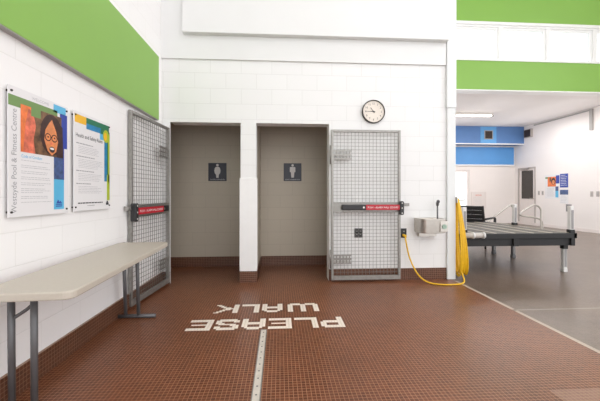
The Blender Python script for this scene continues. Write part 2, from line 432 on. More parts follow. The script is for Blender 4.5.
# grey framed door with a tall dark window in the right wall
d = struct('door_2', boxes((9.52, 9.56, 11.39, 12.17, 0.01, 2.15)), M['doorp'])
struct('door_frame', boxes((9.485, 9.6, 11.34, 11.39, 0, 2.2), (9.485, 9.6, 12.17, 12.22, 0, 2.2), (9.485, 9.6, 11.39, 12.17, 2.15, 2.2)), M['doorframe'], d)
struct('door_window', boxes((9.508, 9.525, 11.49, 12.05, 1.0, 2.08)), M['darkglass'], d, bevel=0.004)
bm = B(); tube(bm, [(9.52, 11.47, 1.02), (9.46, 11.47, 1.02), (9.46, 11.58, 1.02)], 0.011)
struct('door_handle', bm, M['steel'], d)
bm = boxes((9.46, 9.52, 11.75, 12.05, 2.09, 2.14)); tube(bm, [(9.45, 11.98, 2.13), (9.40, 11.8, 2.16), (9.47, 11.6, 2.19)], 0.012)
struct('door_closer', bm, M['doorframe'], d)

# ------------------------------------------------------------------ wire gates
def make_gate(label, mtx, W, H, latch_out, flip=False, red0=0.455):
    """local x across the leaf, y up, z towards the room; the hinge is at x = 0, or at x = W when flip"""
    g = thing('wire_gate', label, 'gate', mtx)
    t = 0.031
    def fx(x): return W - x if flip else x
    def bx(*bs):
        return boxes(*[(min(fx(b[0]), fx(b[1])), max(fx(b[0]), fx(b[1])), *b[2:]) for b in bs])
    obj('stile', bx((0, t, 0, H, -0.018, 0.018)), M['galv'], g, 0.003)
    obj('stile', bx((W - t, W, 0, H, -0.018, 0.018)), M['galv'], g, 0.003)
    obj('top_rail', bx((t, W - t, H - t, H, -0.018, 0.018)), M['galv'], g, 0.003)
    obj('bottom_rail', bx((t, W - t, 0, 0.055, -0.018, 0.018)), M['galv'], g, 0.003)
    my = 0.905
    obj('middle_rail', bx((t, W - t, my, my + 0.135, -0.012, 0.016), (t, W - t, my, my + 0.012, 0.016, 0.022), (t, W - t, my + 0.123, my + 0.135, 0.016, 0.022)), M['galv'], g, 0.002)
    bm = B(); n = int((W - 2 * t) / 0.048); r = 0.0023
    for i in range(1, n):
        x = t + (W - 2 * t) * i / n
        for y0, y1 in ((0.055, my), (my + 0.135, H - t)): tube(bm, [(x, y0, 0), (x, y1, 0)], r, 5, cap=False)
    for y0, y1 in ((0.055, my), (my + 0.135, H - t)):
        k = round((y1 - y0) / 0.048)
        for i in range(1, k):
            y = y0 + (y1 - y0) * i / k
            tube(bm, [(t, y, 0.004), (W - t, y, 0.004)], r, 5, cap=False)
    obj('wire_mesh', bm, M['wire'], g)
    for y in (0.215, H - 0.40):
        bs = [(0.0, 0.27, y + dy, y + dy + 0.020, 0.006, 0.014) for dy in (0.0, 0.054, 0.106)]
        bs += [(0.02 + q * 0.044, 0.036 + q * 0.044, y, y + 0.12, 0.006, 0.013) for q in range(6)]
        bm = bx(*bs)
        tube(bm, [(fx(-0.006), y - 0.06, 0.0), (fx(-0.006), y + 0.19, 0.0)], 0.013, 10)
        obj('hinge', bm, M['galv'], g)
    # push bar
    pb = obj('push_bar', bx((0.135, W - 0.02, my + 0.032, my + 0.104, 0.022, 0.07)), M['black'], g, 0.010)
    r1 = W - 0.035
    obj('label_plate', bx((red0, r1, my + 0.033, my + 0.103, 0.070, 0.0745)), M['red'], pb, label='red warning strip on the push bar')
    obj('lettering', text_bm('PUSH - ALARM WILL SOUND', 0.034, fx((red0 + r1) / 2), my + 0.067, 0.0752, width=(r1 - red0) * 0.9), M['pure'], pb)
    bm = B(); prism(bm, disc(fx(red0 - 0.03), my + 0.067, 0.013), 0.07, 0.073)
    obj('lock_cylinder', bm, M['steel'], pb)
    a, b = sorted((fx(W - 0.03), fx(W + 0.024)))
    bm = B(); prism(bm, rrect(a, b, my - 0.035, my + 0.15, 0.02), 0.018, 0.078)
    ep = obj('latch_case', bm, M['black'], g, 0.006)
    for dy in (-0.01, 0.057, 0.124):
        bm = B(); prism(bm, disc(fx(W - 0.003), my + dy, 0.009, n=14), 0.078, 0.081)
        obj('screw', bm, M['pict'], ep)
    bm = bx((W + 0.024, W + latch_out, my + 0.080, my + 0.122, -0.012, 0.03)); prism(bm, disc(fx(W + latch_out * .55), my + 0.10, 0.010, n=12), 0.029, 0.036)
    obj('latch_bolt', bm, M['galv'], g, 0.004)
    return g
# right gate: folded back flat on the block wall (hinge at the opening's right jamb)
make_gate('galvanised wire gate flat against the back wall, below the clock',
          frame((0.682, 4.245, 0.03), (1, 0, 0), (0, 0, 1), (0, -1, 0)), 0.945, 2.01, 0.115)
# left gate: swung back on the left wall (its local x runs towards the camera, so x is mirrored into y)
hg, fr = Vector((-1.452, 4.27, 0)), Vector((-1.527, 3.36, 0))
dx = (hg - fr).normalized(); W2 = (hg - fr).length
make_gate('galvanised wire gate swung against the left wall, beyond the folding table',
          frame((fr.x, fr.y, 0.03), dx, (0, 0, 1), dx.cross(Vector((0, 0, 1)))), W2, 2.01, 0.085, True, 0.30)

# ------------------------------------------------------------------ posters on the left wall
def flat(name, polys, parent, label=None):
    """polys: (points, z, material key)"""
    keys = []
    for p in polys:
        if p[2] not in keys: keys.append(p[2])
    bm = B()
    for pts, z, k in polys: poly(bm, pts, z, keys.index(k))
    for f in bm.faces:
        if f.normal.z < 0 or True: f.normal_update()
        if f.normal.z < 0: f.normal_flip()
    me = bpy.data.meshes.new(name); bm.to_mesh(me); bm.free()
    for k in keys: me.materials.append(M[k])
    o = bpy.data.objects.new(name, me); COL.objects.link(o); o.parent = parent
    if label: o['label'] = label
    return o
def R(x0, x1, y0, y1): return [(x0, y0), (x1, y0), (x1, y1), (x0, y1)]

def poster_base(t, W, H, zz):
    obj('panel', boxes((0, W, 0, H, zz - 0.005, zz)), M['sheet'], t, 0.001)
    for x, y in ((0.02, 0.03), (W - 0.02, 0.03), (0.02, H - 0.03), (W - 0.02, H - 0.03)):
        bm = B(); prism(bm, disc(x, y, 0.0065, n=16), 0, zz + 0.006)
        obj('standoff', bm, M['rim'], t)

def text_lines(x0, x1, tops, z, k='ptextl', h=0.0035, jag=0.0):
    out = []
    for y in tops:
        e = x1 - random.uniform(0, jag) * (x1 - x0)
        x = x0
        while x < e - 0.004:
            w = min(random.uniform(0.012, 0.04), e - x)
            out.append((R(x, x + w, y, y + h), z, k)); x += w + 0.004
    return out

W, H, zz = 0.512, 0.757, 0.024
t = thing('wall_poster', 'tall welcome poster with orange portrait photo, nearest on the left wall', 'poster', on_left(1.902, 1.045))
poster_base(t, W, H, zz)
z1, z2, z3, z4 = zz + 0.0005, zz + 0.0010, zz + 0.0015, zz + 0.002
art = [(R(0, 0.40, 0.642, 0.705), z1, 'pgreen'), (R(0.362, 0.485, 0.692, 0.745), z1, 'pcyan'), (R(0.425, 0.500, 0.455, 0.695), z1, 'pnavy'),
       (R(0.365, 0.467, 0.235, 0.40), z1, 'pslate'), (R(0.365, 0.467, 0.03, 0.236), z1, 'pcyan'), (R(0.467, 0.50, 0.03, 0.455), z1, 'pcyan')]
art[-1] = (R(0.455, 0.467, 0.235, 0.455), z2, 'pnavy')
ys = [0.335]
y = 0.305
for blk in (2, 2, 2, 2, 3, 2, 1):
    for q in range(blk):
        ys.append(y); y -= 0.0115
    y -= 0.012
art += text_lines(0.09, 0.345, ys, z1, 'ptextl', 0.0035, 0.3)
art += [(R(0.385, 0.447, 0.06, 0.066), z2, 'pnavy'), ([(0.388, 0.07), (0.447, 0.07), (0.43, 0.088), (0.418, 0.08), (0.405, 0.098)], z2, 'pnavy'), (R(0.385, 0.447, 0.048, 0.055), z2, 'pnavy')]
flat('printed_layout', art, t)
ph = [(R(0.086, 0.44, 0.386, 0.668), z2, 'porange'),
      ([(0.20, 0.386), (0.44, 0.386), (0.44, 0.668), (0.17, 0.668), (0.19, 0.60), (0.165, 0.54)], z2 + .0002, 'pbrown'),
      ([(0.105, 0.386), (0.20, 0.386), (0.185, 0.47), (0.205, 0.56), (0.18, 0.645), (0.145, 0.655), (0.12, 0.55)], z2 + .0004, 'ppink'),
      (R(0.165, 0.245, 0.615, 0.668), z2 + .0005, 'pgreen'),
      (disc(0.345, 0.53, 0.105, 0.135)[:], z2 + .0006, 'phair'),
      ([(0.36, 0.64), (0.45, 0.60), (0.458, 0.386), (0.39, 0.386)], z2 + .0007, 'phair'),
      ([(0.345, 0.632), (0.385, 0.56), (0.405, 0.49), (0.385, 0.42), (0.345, 0.393), (0.305, 0.42), (0.275, 0.49), (0.285, 0.555), (0.315, 0.60)], z2 + .0008, 'pskin')]
for cx in (0.308, 0.368):
    ph += [(disc(cx, 0.510, 0.029, 0.026), z3 + .001, 'phair'), (disc(cx, 0.510, 0.022, 0.019), z3 + .0012, 'pskin'), (disc(cx, 0.512, 0.008, 0.006, 10), z3 + .0014, 'phair')]
ph += [(R(0.332, 0.345, 0.512, 0.518), z3 + .001, 'phair'), (disc(0.345, 0.432, 0.026, 0.020), z3 + .001, 'phair'), (disc(0.345, 0.438, 0.020, 0.007), z3 + .0012, 'sheet'),
       (disc(0.340, 0.472, 0.012, 0.008, 12), z3 + .001, 'ppink')]
flat('portrait_photo', ph, t, 'orange portrait photo of a smiling child in glasses')
obj('title', text_bm('Westsyde Pool & Fitness Centre', 0.052, 0.045, 0.325, z2, PI / 2, width=0.605), M['ptext'], t)
obj('heading', text_bm('Code of Conduct', 0.026, 0.175, 0.362, z2, 0, width=0.165), M['pcyan'], t)
obj('welcome_line', text_bm('WELCOME', 0.026, 0.245, 0.727, z2, 0, width=0.145), M['ptextl'], t)

t = thing('wall_poster', 'tall rules poster with amber and green corner bands, beside the wire gate', 'poster', on_left(2.476, 1.050))
poster_base(t, W, H, zz)
art = [(R(0.012, 0.155, 0.672, 0.735), z1, 'pamber'), (R(0.155, 0.49, 0.688, 0.735), z1, 'pfor'), (R(0.155, 0.36, 0.645, 0.690), z2, 'pcyan2'),
       (R(0.35, 0.49, 0.63, 0.69), z1, 'pfor'), (R(0.345, 0.43, 0.595, 0.645), z2, 'pcyan'), (disc(0.44, 0.635, 0.05, 0.055), z3, 'plime'), (disc(0.43, 0.632, 0.025, 0.035), z4, 'pamber'),
       (R(0.415, 0.455, 0.24, 0.62), z1, 'pcyan2'), (R(0.455, 0.50, 0.235, 0.68), z1, 'pfor'), (R(0.475, 0.50, 0.235, 0.66), z2, 'plime'), (R(0.455, 0.50, 0.075, 0.30), z2, 'plime'),
       (R(0.44, 0.485, 0.035, 0.055), z1, 'pdark'), (R(0.45, 0.475, 0.055, 0.07), z1, 'pdark')]
y = 0.515
for blk in (5, 6, 5, 5):
    art += text_lines(0.03, 0.03 + 0.24, [y], z1, 'ptext', 0.007, 0.25); y -= 0.02
    art += text_lines(0.055, 0.39, [y - q * 0.0125 for q in range(blk)], z1, 'ptextl', 0.0035, 0.3)
    y -= blk * 0.0125 + 0.016
art += text_lines(0.05, 0.39, [0.055], z1, 'pdark', 0.009) + text_lines(0.17, 0.27, [0.035], z1, 'ptext', 0.005)
flat('printed_layout', art, t)
obj('heading', text_bm('Health and Safety Rules', 0.044, 0.205, 0.575, z2, 0, width=0.36), M['pdark'], t)


# ------------------------------------------------------------------ folding table
ZT = 0.715
c = [Vector((-0.990, 1.59)), Vector((-1.083, 3.20))]
dv = (c[1] - c[0]).normalized(); L = (c[1] - c[0]).length; WD = 0.452
tm = frame((c[0].x, c[0].y, 0), (dv.x, dv.y, 0), (-dv.y, dv.x, 0), (0, 0, 1))     # local x along the table, y towards the wall
t = thing('folding_table', 'long greige plastic folding table on grey metal legs along the left wall', 'table', tm)
bm = B(); prism(bm, rrect(0, L, 0, WD, 0.055, 7), ZT - 0.042, ZT)
obj('tabletop', bm, M['table'], t, 0.008)
obj('apron', boxes((0.10, L - 0.10, 0.045, 0.060, ZT - 0.062, ZT - 0.042), (0.10, L - 0.10, WD - 0.06, WD - 0.045, ZT - 0.062, ZT - 0.042)), M['legmetal'], t)
def lp(x, y, z):   # world point -> table space
    return tm.inverted() @ Vector((x, y, z))
for (xa, xb, yy, f0, f1) in ((-1.400, -1.286, 1.76, -1.52, -1.10), (-1.464, -1.345, 3.10, -1.53, -1.187)):
    for x in (xa, xb):
        bm = B(); tube(bm, [lp(x, yy, ZT - 0.045), lp(x - 0.027 * (yy < 2), yy + 0.04, 0.02)], 0.0165, 12)
        obj('leg', bm, M['legmetal'], t)
    bm = B(); tube(bm, [lp(f0, yy + 0.04, 0.018), lp(f1, yy + 0.04, 0.018)], 0.018, 12)
    ft = obj('foot', bm, M['legmetal'], t)
    bm = B()
    if yy < 2.5: tube(bm, smooth([lp(xa - 0.008, yy + 0.01, 0.52), lp(-1.33, yy + 0.02, 0.575), lp(-1.27, yy + 0.01, 0.63), lp(-1.17, yy - 0.05, ZT - 0.045)], 5), 0.009, 8)
    else: tube(bm, smooth([lp(xb, yy + 0.01, 0.565), lp(xb, yy - 0.05, 0.60), lp(xb - 0.01, yy - 0.20, 0.66), lp(xb - 0.015, yy - 0.25, ZT - 0.045)], 5), 0.009, 8)
    obj('brace', bm, M['legmetal'], t)

# ------------------------------------------------------------------ clock
t = thing('wall_clock', 'round black rimmed wall clock on the white block wall', 'clock', on_back(1.272, 2.303))
bm = B(); N = 48
prof = [(0.158, 0.0), (0.160, 0.03), (0.154, 0.042), (0.150, 0.045), (0.147, 0.038), (0.146, 0.02)]
rings = [[bm.verts.new((r * math.cos(2 * PI * k / N), r * math.sin(2 * PI * k / N), z)) for k in range(N)] for r, z in prof]
for a, b in zip(rings, rings[1:]):
    for k in range(N): bm.faces.new((a[k], a[(k + 1) % N], b[(k + 1) % N], b[k])).smooth = True
bm.faces.new(rings[0][::-1])
obj('rim', bm, M['rim'], t)
bm = B(); prism(bm, disc(0, 0, 0.1465, n=48), 0.012, 0.024)
dial = obj('dial', bm, M['cream'], t)
for h12 in range(1, 13):
    a = PI / 2 - h12 * PI / 6
    obj('numeral', text_bm(str(h12), 0.038, 0.108 * math.cos(a), 0.108 * math.sin(a), 0.0245), M['pdark'], dial)
def hand(ang, L, w, z):
    a = PI / 2 - ang; u = Vector((math.cos(a), math.sin(a))); v = Vector((-u.y, u.x))
    bm = B(); prism(bm, [tuple(-0.022 * u + w * v), tuple(-0.022 * u - w * v), tuple(L * u - w * 0.6 * v), tuple(L * u + w * 0.6 * v)], z, z + 0.0015)
    return bm
obj('hour_hand', hand(math.radians(322), 0.068, 0.0045, 0.027), M['pdark'], t)
obj('minute_hand', hand(math.radians(270), 0.112, 0.0035, 0.030), M['pdark'], t)
bm = B(); prism(bm, disc(0, 0, 0.008, n=16), 0.024, 0.034); obj('hub', bm, M['pdark'], t)

# ------------------------------------------------------------------ wall plates and sockets
def outlet(label, x, z, w, h, gang, mtx=None):
    t = thing('power_outlet', label, 'outlet', mtx or on_back(x, z))
    obj('cover_plate', boxes((-w / 2, w / 2, -h / 2, h / 2, 0, 0.008)), M['black'], t, 0.003)
    for gx in gang:
        for gy in (-0.024, 0.024):
            bm = B(); prism(bm, rrect(gx - 0.015, gx + 0.015, gy - 0.014, gy + 0.014, 0.008), 0.008, 0.011)
            r = obj('socket', bm, M['black'], t)
            obj('slot', boxes((gx - 0.008, gx - 0.004, gy - 0.004, gy + 0.008, 0.011, 0.0115), (gx + 0.004, gx + 0.008, gy - 0.004, gy + 0.008, 0.011, 0.0115)), M['pict'], r)
    return t
outlet('black double power outlet on the wall behind the right wire gate', 1.07, 0.648, 0.115, 0.125, (-0.026, 0.026))
outlet('black power outlet with yellow plugs between wire gate and drinking fountain', 1.70, 0.642, 0.080, 0.13, (0,))
t = tag(obj('blank_plate', boxes((-0.055, 0.055, -0.055, 0.055, -0.002, 0.008)), M['trimwhite'], None, 0.003),
        'white square blank plate on the wall behind the right wire gate', 'wall plate')
t.matrix_world = on_back(1.05, 1.112)

# ------------------------------------------------------------------ washroom signs
def sign(label, x, z, kind):
    t = thing('washroom_sign', label, 'sign', on_back(x, z, YC))
    s = 0.147
    obj('plate', boxes((-s, s, -s, s, 0, 0.010)), M['navy'], t, 0.002)
    bm = B(); zt = 0.0103; cy = 0.0
    prism(bm, disc(0, 0.112, 0.020, n=20), 0.010, 0.013)
    if kind == 'w':
        prism(bm, [(-0.022, 0.085), (0.022, 0.085), (0.042, 0.06), (0.050, 0.02), (0.042, -0.02), (0.022, -0.045), (0.018, -0.095), (-0.018, -0.095), (-0.022, -0.045), (-0.042, -0.02), (-0.050, 0.02), (-0.042, 0.06)], 0.010, 0.013)
    else:
        prism(bm, [(-0.040, 0.085), (0.040, 0.085), (0.046, 0.075), (0.046, 0.0), (0.030, 0.0), (0.027, -0.02), (0.022, -0.09), (-0.022, -0.09), (-0.027, -0.02), (-0.030, 0.0), (-0.046, 0.0), (-0.046, 0.075)], 0.010, 0.013)
    obj('pictogram', bm, M['pict'], t)
    obj('caption', text_bm("WOMEN'S WASHROOM" if kind == 'w' else "MEN'S WASHROOM", 0.026, 0, -0.122, zt, 0, width=0.24), M['ptextl'], t)
sign('navy washroom sign with a rounded skirted figure, in the left doorway', -1.018, 1.539, 'w')
sign('navy washroom sign with a square shouldered figure, in the right doorway', 0.208, 1.541, 'm')

# ------------------------------------------------------------------ drinking fountain
t = thing('drinking_fountain', 'stainless steel wall mounted drinking fountain beside the corner pillar', 'drinking fountain', Matrix.Translation((2.015, YB, 0)))
def dshape(w, d, r=0.07, n=8):
    o = [(-w, 0), (-w, -d + r)]
    for k in range(1, n + 1):
        a = PI + k / n * PI / 2; o.append((-w + r + r * math.cos(a), -d + r + r * math.sin(a)))
    for k in range(0, n + 1):
        a = 1.5 * PI + k / n * PI / 2; o.append((w - r + r * math.cos(a), -d + r + r * math.sin(a)))
    o.append((w, 0)); return o
z0, zt = 0.665, 0.855
bm = B()
outer, inner = dshape(0.168, 0.27), [(x * 0.87, -0.045 + (y + 0.0) * 0.80) for x, y in dshape(0.168, 0.27)]
n = len(outer)
lo = [bm.verts.new((x * 0.97, y * 0.97, z0)) for x, y in outer]; hi = [bm.verts.new((x, y, zt)) for x, y in outer]
ii = [bm.verts.new((x, y, zt)) for x, y in inner]; ib = [bm.verts.new((x * 0.6, -0.09 + y * 0.5, zt - 0.09)) for x, y in inner]
bm.faces.new(lo[::-1]); bm.faces.new(ib)
for k in range(n):
    j = (k + 1) % n
    for a, b in ((lo, hi), (hi, ii), (ii, ib)): bm.faces.new((a[k], a[j], b[j], b[k]))
obj('basin', bm, M['steel'], t, 0.004)
bm = B(); prism(bm, disc(0.045, 0, 0.031, n=20), 0, 0.012, mtx=frame((0.072, -0.277, 0.755), (1, 0, 0), (0, 0, 1), (0, -1, 0)))
pl = obj('button_plate', boxes((0.065, 0.170, -0.279, -0.24, 0.685, 0.825)), M['steel'], t, 0.004)
obj('push_button', bm, M['brass'], pl, label='greenish round push button')
bm = B(); tube(bm, [(0.115, -0.10, 0.80), (0.115, -0.10, 1.02)], 0.010, 10)
sp = obj('bottle_filler', bm, M['legmetal'], t)
bm = B(); tube(bm, [(0.115, -0.10, 1.02), (0.113, -0.105, 1.055), (0.105, -0.14, 1.085), (0.10, -0.165, 1.075)], [0.016, 0.021, 0.020, 0.015], 12)
obj('spout_head', bm, M['legmetal'], sp)
obj('bracket', boxes((-0.12, 0.12, -0.06, 0, 0.60, 0.66)), M['steel'], t)

# ------------------------------------------------------------------ yellow extension cord, coil on the wall end
HK = Vector((XE + 0.05, 4.27, 1.10))
tag_h = thing('wall_hook', 'small steel hook holding the yellow cord coil on the pillar side', 'hook', Matrix.Translation((XE, 4.27, 1.10)))
bm = B(); tube(bm, smooth([(0, 0, 0), (0.08, 0, -0.01), (0.12, 0, 0.0), (0.13, 0, 0.04)], 6), 0.007, 8)
obj('hook_arm', bm, M['steel'], tag_h); obj('hook_plate', boxes((0, 0.006, -0.03, 0.03, -0.04, 0.04)), M['steel'], tag_h)
t = thing('extension_cord', 'yellow extension cord plugged in low, its coil hung on the pillar side', 'cord', Matrix.Translation((1.70, YB, 0)))
off = Vector((1.70, YB, 0))
cr = 0.0105
pts = [(1.705, 4.27, 0.625), (1.715, 4.25, 0.50), (1.76, 4.24, 0.30), (1.84, 4.18, 0.11), (1.93, 4.10, 0.025), (2.05, 4.02, 0.0115), (2.22, 3.995, 0.0115), (2.36, 4.03, 0.0115), (2.445, 4.11, 0.03), (2.46, 4.20, 0.12)]
bm = B(); tube(bm, [p - off for p in smooth(pts, 10)], cr, 8)
obj('cable', bm, M['yellow'], t)
bm = B(); ci = 0
for i in range(11):
    q = i / 10
    bx = XE + 0.020 + 0.112 * i / 10
    wy = 0.10 + 0.035 * random.random(); zb = 0.030 + 0.07 * random.random()
    tx = XE + 0.013 + 0.0035 * (i % 6)
    loop = []
    for k in range(26):
        a = 2 * PI * k / 26
        h01 = 0.5 - 0.5 * math.cos(a)              # 0 at hook, 1 at the bottom
        z = HK.z + 0.012 - (HK.z - zb) * h01
        yy = HK.y + wy * math.sin(a) * (0.30 + 0.70 * h01)
        x = tx + (bx - tx) * h01
        loop.append(Vector((x, yy, z)) - off)
    tube(bm, loop, cr, 8, closed=True)
obj('coil', bm, M['yellow'], t)
for dx_, dz_ in ((-0.012, 0.0), (0.014, -0.012)):
    bm = boxes((0.0 + dx_ - 0.011, dx_ + 0.011, -0.055, -0.012, 0.60 + dz_, 0.632 + dz_)); obj('plug', bm, M['yellow'], t, 0.004)

# ------------------------------------------------------------------ floor drain
t = thing('trench_drain', 'narrow steel slot drain set in the brown floor tiles below the lettering', 'floor drain', Matrix.Translation((-0.14, 0, 0)))
y0, y1 = -0.2, 2.80
obj('channel', boxes((-0.028, -0.021, y0, y1, -0.002, 0.0025), (0.021, 0.028, y0, y1, -0.002, 0.0025), (-0.021, 0.021, y1 - 0.012, y1, -0.002, 0.0025), (-0.021, 0.021, y0, y0 + 0.012, -0.002, 0.0025)), M['galv'], t)
bm = boxes((-0.021, 0.021, y0 + 0.012, y1 - 0.012, -0.002, 0.0015))
y = y0 + 0.05
while y < y1 - 0.03:
    poly(bm, disc(0, y, 0.0065, n=10), 0.0019, 1); y += 0.085
obj('grate_strip', bm, [M['drainm'], M['legmetal']], t)

# ------------------------------------------------------------------ movable deck platform in the hall
t = thing('deck_platform', 'low black edged deck platform on posts standing in the hall', 'platform', Matrix.Translation((3.45, 5.4, 0)))
X0, X1, Y0, Y1, Z = 2.56 - 3.45, 4.39 - 3.45, 4.47 - 5.4, 6.45 - 5.4, 0.60
obj('deck_edge', boxes((X0, X1, Y0, Y0 + 0.05, Z - 0.075, Z), (X0, X1, Y1 - 0.05, Y1, Z - 0.075, Z), (X0, X0 + 0.05, Y0, Y1, Z - 0.075, Z), (X1 - 0.05, X1, Y0, Y1, Z - 0.075, Z)), M['blackmetal'], t, 0.004)
obj('frame', boxes((X0 + 0.03, X1 - 0.03, Y0 + 0.03, Y0 + 0.09, Z - 0.185, Z - 0.075), (X0 + 0.03, X1 - 0.03, Y1 - 0.09, Y1 - 0.03, Z - 0.185, Z - 0.075),
                   (X0 + 0.03, X0 + 0.09, Y0, Y1, Z - 0.185, Z - 0.075), (X1 - 0.09, X1 - 0.03, Y0, Y1, Z - 0.185, Z - 0.075), (-0.04, 0.04, Y0, Y1, Z - 0.185, Z - 0.075)), M['blackmetal'], t, 0.004)
nb = 6; bw = (X1 - X0 - 0.10) / nb
for i in range(nb):
    obj('deck_board', boxes((X0 + 0.05 + i * bw, X0 + 0.05 + (i + 1) * bw - 0.035, Y0 + 0.05, Y1 - 0.05, Z - 0.04, Z - 0.002)), M['deck'], t)
    obj('pale_strip', boxes((X0 + 0.05 + (i + 1) * bw - 0.035, X0 + 0.05 + (i + 1) * bw, Y0 + 0.05, Y1 - 0.05, Z - 0.04, Z + 0.004)), M['deckline'], t)
bm = B(); tube(bm, [(2.60 - 3.45, Y0 - 0.042, 0.585), (2.93 - 3.45, Y0 - 0.042, 0.585)], 0.040, 16)
bt_ = obj('bumper_tube', bm, M['pipe'], t)
for x in (2.76 - 3.45, 2.915 - 3.45):
    bm = B(); tube(bm, [(x - 0.014, Y0 - 0.042, 0.585), (x + 0.014, Y0 - 0.042, 0.585)], 0.047, 16)
    obj('end_ring', bm, M['post'], bt_)
def leg(x, y):
    dk = y > -0.3
    l = obj('leg', boxes((x - 0.028, x + 0.028, y - 0.028, y + 0.028, 0.06, Z - 0.18)), M['legmetal' if dk else 'post'], t, 0.006)
    obj('leg_groove', boxes((x - 0.017, x + 0.017, y - 0.031, y - 0.028, 0.08, Z - 0.25)), M['postgrey'], l)
    obj('collar', boxes((x - 0.036, x + 0.036, y - 0.036, y + 0.036, Z - 0.25, Z - 0.17)), M['blackmetal'], l, 0.004)
    obj('foot', boxes((x - 0.033, x + 0.033, y - 0.033, y + 0.033, 0, 0.06)), M['legmetal' if dk else 'post'], l, 0.006)
def post(x, y, h):
    l = obj('post', boxes((x - 0.028, x + 0.028, y - 0.028, y + 0.028, Z + 0.04, h)), M['post'], t, 0.006)
    obj('post_groove', boxes((x - 0.018, x + 0.018, y - 0.031, y - 0.028, Z + 0.06, h - 0.06)), M['postgrey'], l)
    obj('collar', boxes((x - 0.036, x + 0.036, y - 0.036, y + 0.036, Z - 0.001, Z + 0.05)), M['blackmetal'], l, 0.004)
for lx, ly in ((4.303, 4.60), (4.30, 5.66), (4.20, 6.05), (2.64, 4.60), (2.64, 5.66), (2.64, 6.38)): leg(lx - 3.45, ly - 5.4)
for lx, ly, h in ((4.345, 4.53, 1.0), (4.345, 5.68, 0.99), (2.73, 4.60, 0.985)): post(lx - 3.45, ly - 5.4, h)

# handrails beyond the deck
def rail(label, pts, foot):
    t = thing('handrail', label, 'handrail', Matrix.Translation(foot))
    f = Vector(foot)
    bm = B(); tube(bm, [p - f for p in smooth(pts, 7)], 0.021, 10)
    obj('rail', bm, M['steel'], t)
    for e in (pts[0], pts[-1]):
        bm = B(); prism(bm, disc(e[0] - f.x, e[1] - f.y, 0.05, n=18), 0, 0.015); obj('floor_flange', bm, M['steel'], t)
YR = 7.6
rail('sloping steel handrail left of the deck post, behind the deck', [(4.98, YR, 0), (4.99, YR, 0.30), (5.06, YR, 0.44), (5.66, YR, 0.88), (5.75, YR, 0.87), (5.78, YR, 0.78), (5.78, YR, 0)], (5.4, YR, 0))
rail('arched steel grab rail behind the right end of the deck', [(6.76, YR + .3, 0), (6.76, YR + .3, 0.5), (6.19, YR + .3, 0.64), (6.49, YR + .3, 0.86), (6.63, YR + .3, 0.885), (6.74, YR + .3, 0.80), (6.76, YR + .3, 0.62), (6.76, YR + .3, 0)], (6.43, YR + .3, 0))

# black armchair behind the deck
cm = Matrix.Translation((4.40, 6.98, 0)) @ Matrix.Rotation(math.radians(38), 4, 'Z')
t = thing('armchair', 'black armchair with slatted back behind the deck platform', 'chair', cm)
bm = B(); prism(bm, rrect(-0.26, 0.30, -0.28, 0.28, 0.04), 0.40, 0.46); obj('seat', bm, M['chair'], t, 0.01)
tilt = Matrix.Translation((-0.26, 0, 0.42)) @ Matrix.Rotation(math.radians(-14), 4, 'Y')
for sd in (-1, 1):
    bm = B(); box(bm, -0.02, 0.02, sd * 0.29 - 0.02, sd * 0.29 + 0.02, 0, 0.52, 0, tilt); obj('back_post', bm, M['chair'], t)
for i in range(5):
    bm = B(); box(bm, -0.015, 0.015, -0.27, 0.27, 0.05 + i * 0.095, 0.135 + i * 0.095, 0, tilt); obj('back_slat', bm, M['chair'], t)
for s in (-1, 1):
    bm = B(); tube(bm, [(-0.30, s * 0.31, 0.64), (0.28, s * 0.31, 0.65), (0.33, s * 0.31, 0.62), (0.33, s * 0.31, 0.52)], 0.022, 10); obj('armrest', bm, M['chair'], t)
    for x in (-0.24, 0.31):
        bm = B(); tube(bm, [(x, s * 0.30, 0), (x, s * 0.30, 0.63 if x > 0 else 0.44)], 0.018, 10); obj('leg', bm, M['chair'], t)

# ------------------------------------------------------------------ fittings of the hall
t = thing('ceiling_light', 'fluorescent batten light on the low hall ceiling', 'light', Matrix.Translation((6.25, 10.0, 3.80)))
obj('housing', boxes((-0.64, 0.64, -0.07, 0.07, -0.06, 0)), M['fixture'], t, 0.005)
bm = B()
for dy in (-0.035, 0.035): tube(bm, [(-0.60, dy, -0.082), (0.60, dy, -0.082)], 0.018, 10)
obj('lamp_tube', bm, M['tube'], t)
for s in (-1, 1): obj('lamp_holder', boxes((s * 0.625 - 0.02, s * 0.625 + 0.02, -0.06, 0.06, -0.11, -0.06)), M['legmetal'], t)

t = thing('vent_grille', 'square dark vent grille in the light blue panel of the far bulkhead', 'vent', on_back(8.05, 3.465, 11.91))
obj('panel', boxes((-0.32, 0.32, -0.32, 0.32, 0, 0.012)), M['blue_panel'], t)
obj('grille_frame', boxes((-0.17, 0.17, 0.145, 0.17, 0.012, 0.03), (-0.17, 0.17, -0.17, -0.145, 0.012, 0.03), (-0.17, -0.145, -0.145, 0.145, 0.012, 0.03), (0.145, 0.17, -0.145, 0.145, 0.012, 0.03)), M['conduit'], t)
bm = boxes((-0.145, 0.145, -0.145, 0.145, 0.012, 0.016))
for i in range(7): box(bm, -0.145, 0.145, -0.135 + i * 0.042, -0.115 + i * 0.042, 0.016, 0.026)
obj('louvre', bm, M['grille'], t)
t = thing('wall_speaker', 'small dark grilled box high on the right hall wall beside the blue bulkhead', 'speaker', on_right(11.64, 3.49))
obj('case', boxes((-0.17, 0.17, -0.155, 0.155, 0, 0.09)), M['doorframe'], t, 0.006)
obj('speaker_grille', boxes((-0.15, 0.15, -0.135, 0.135, 0.09, 0.096)), M['grille'], t)

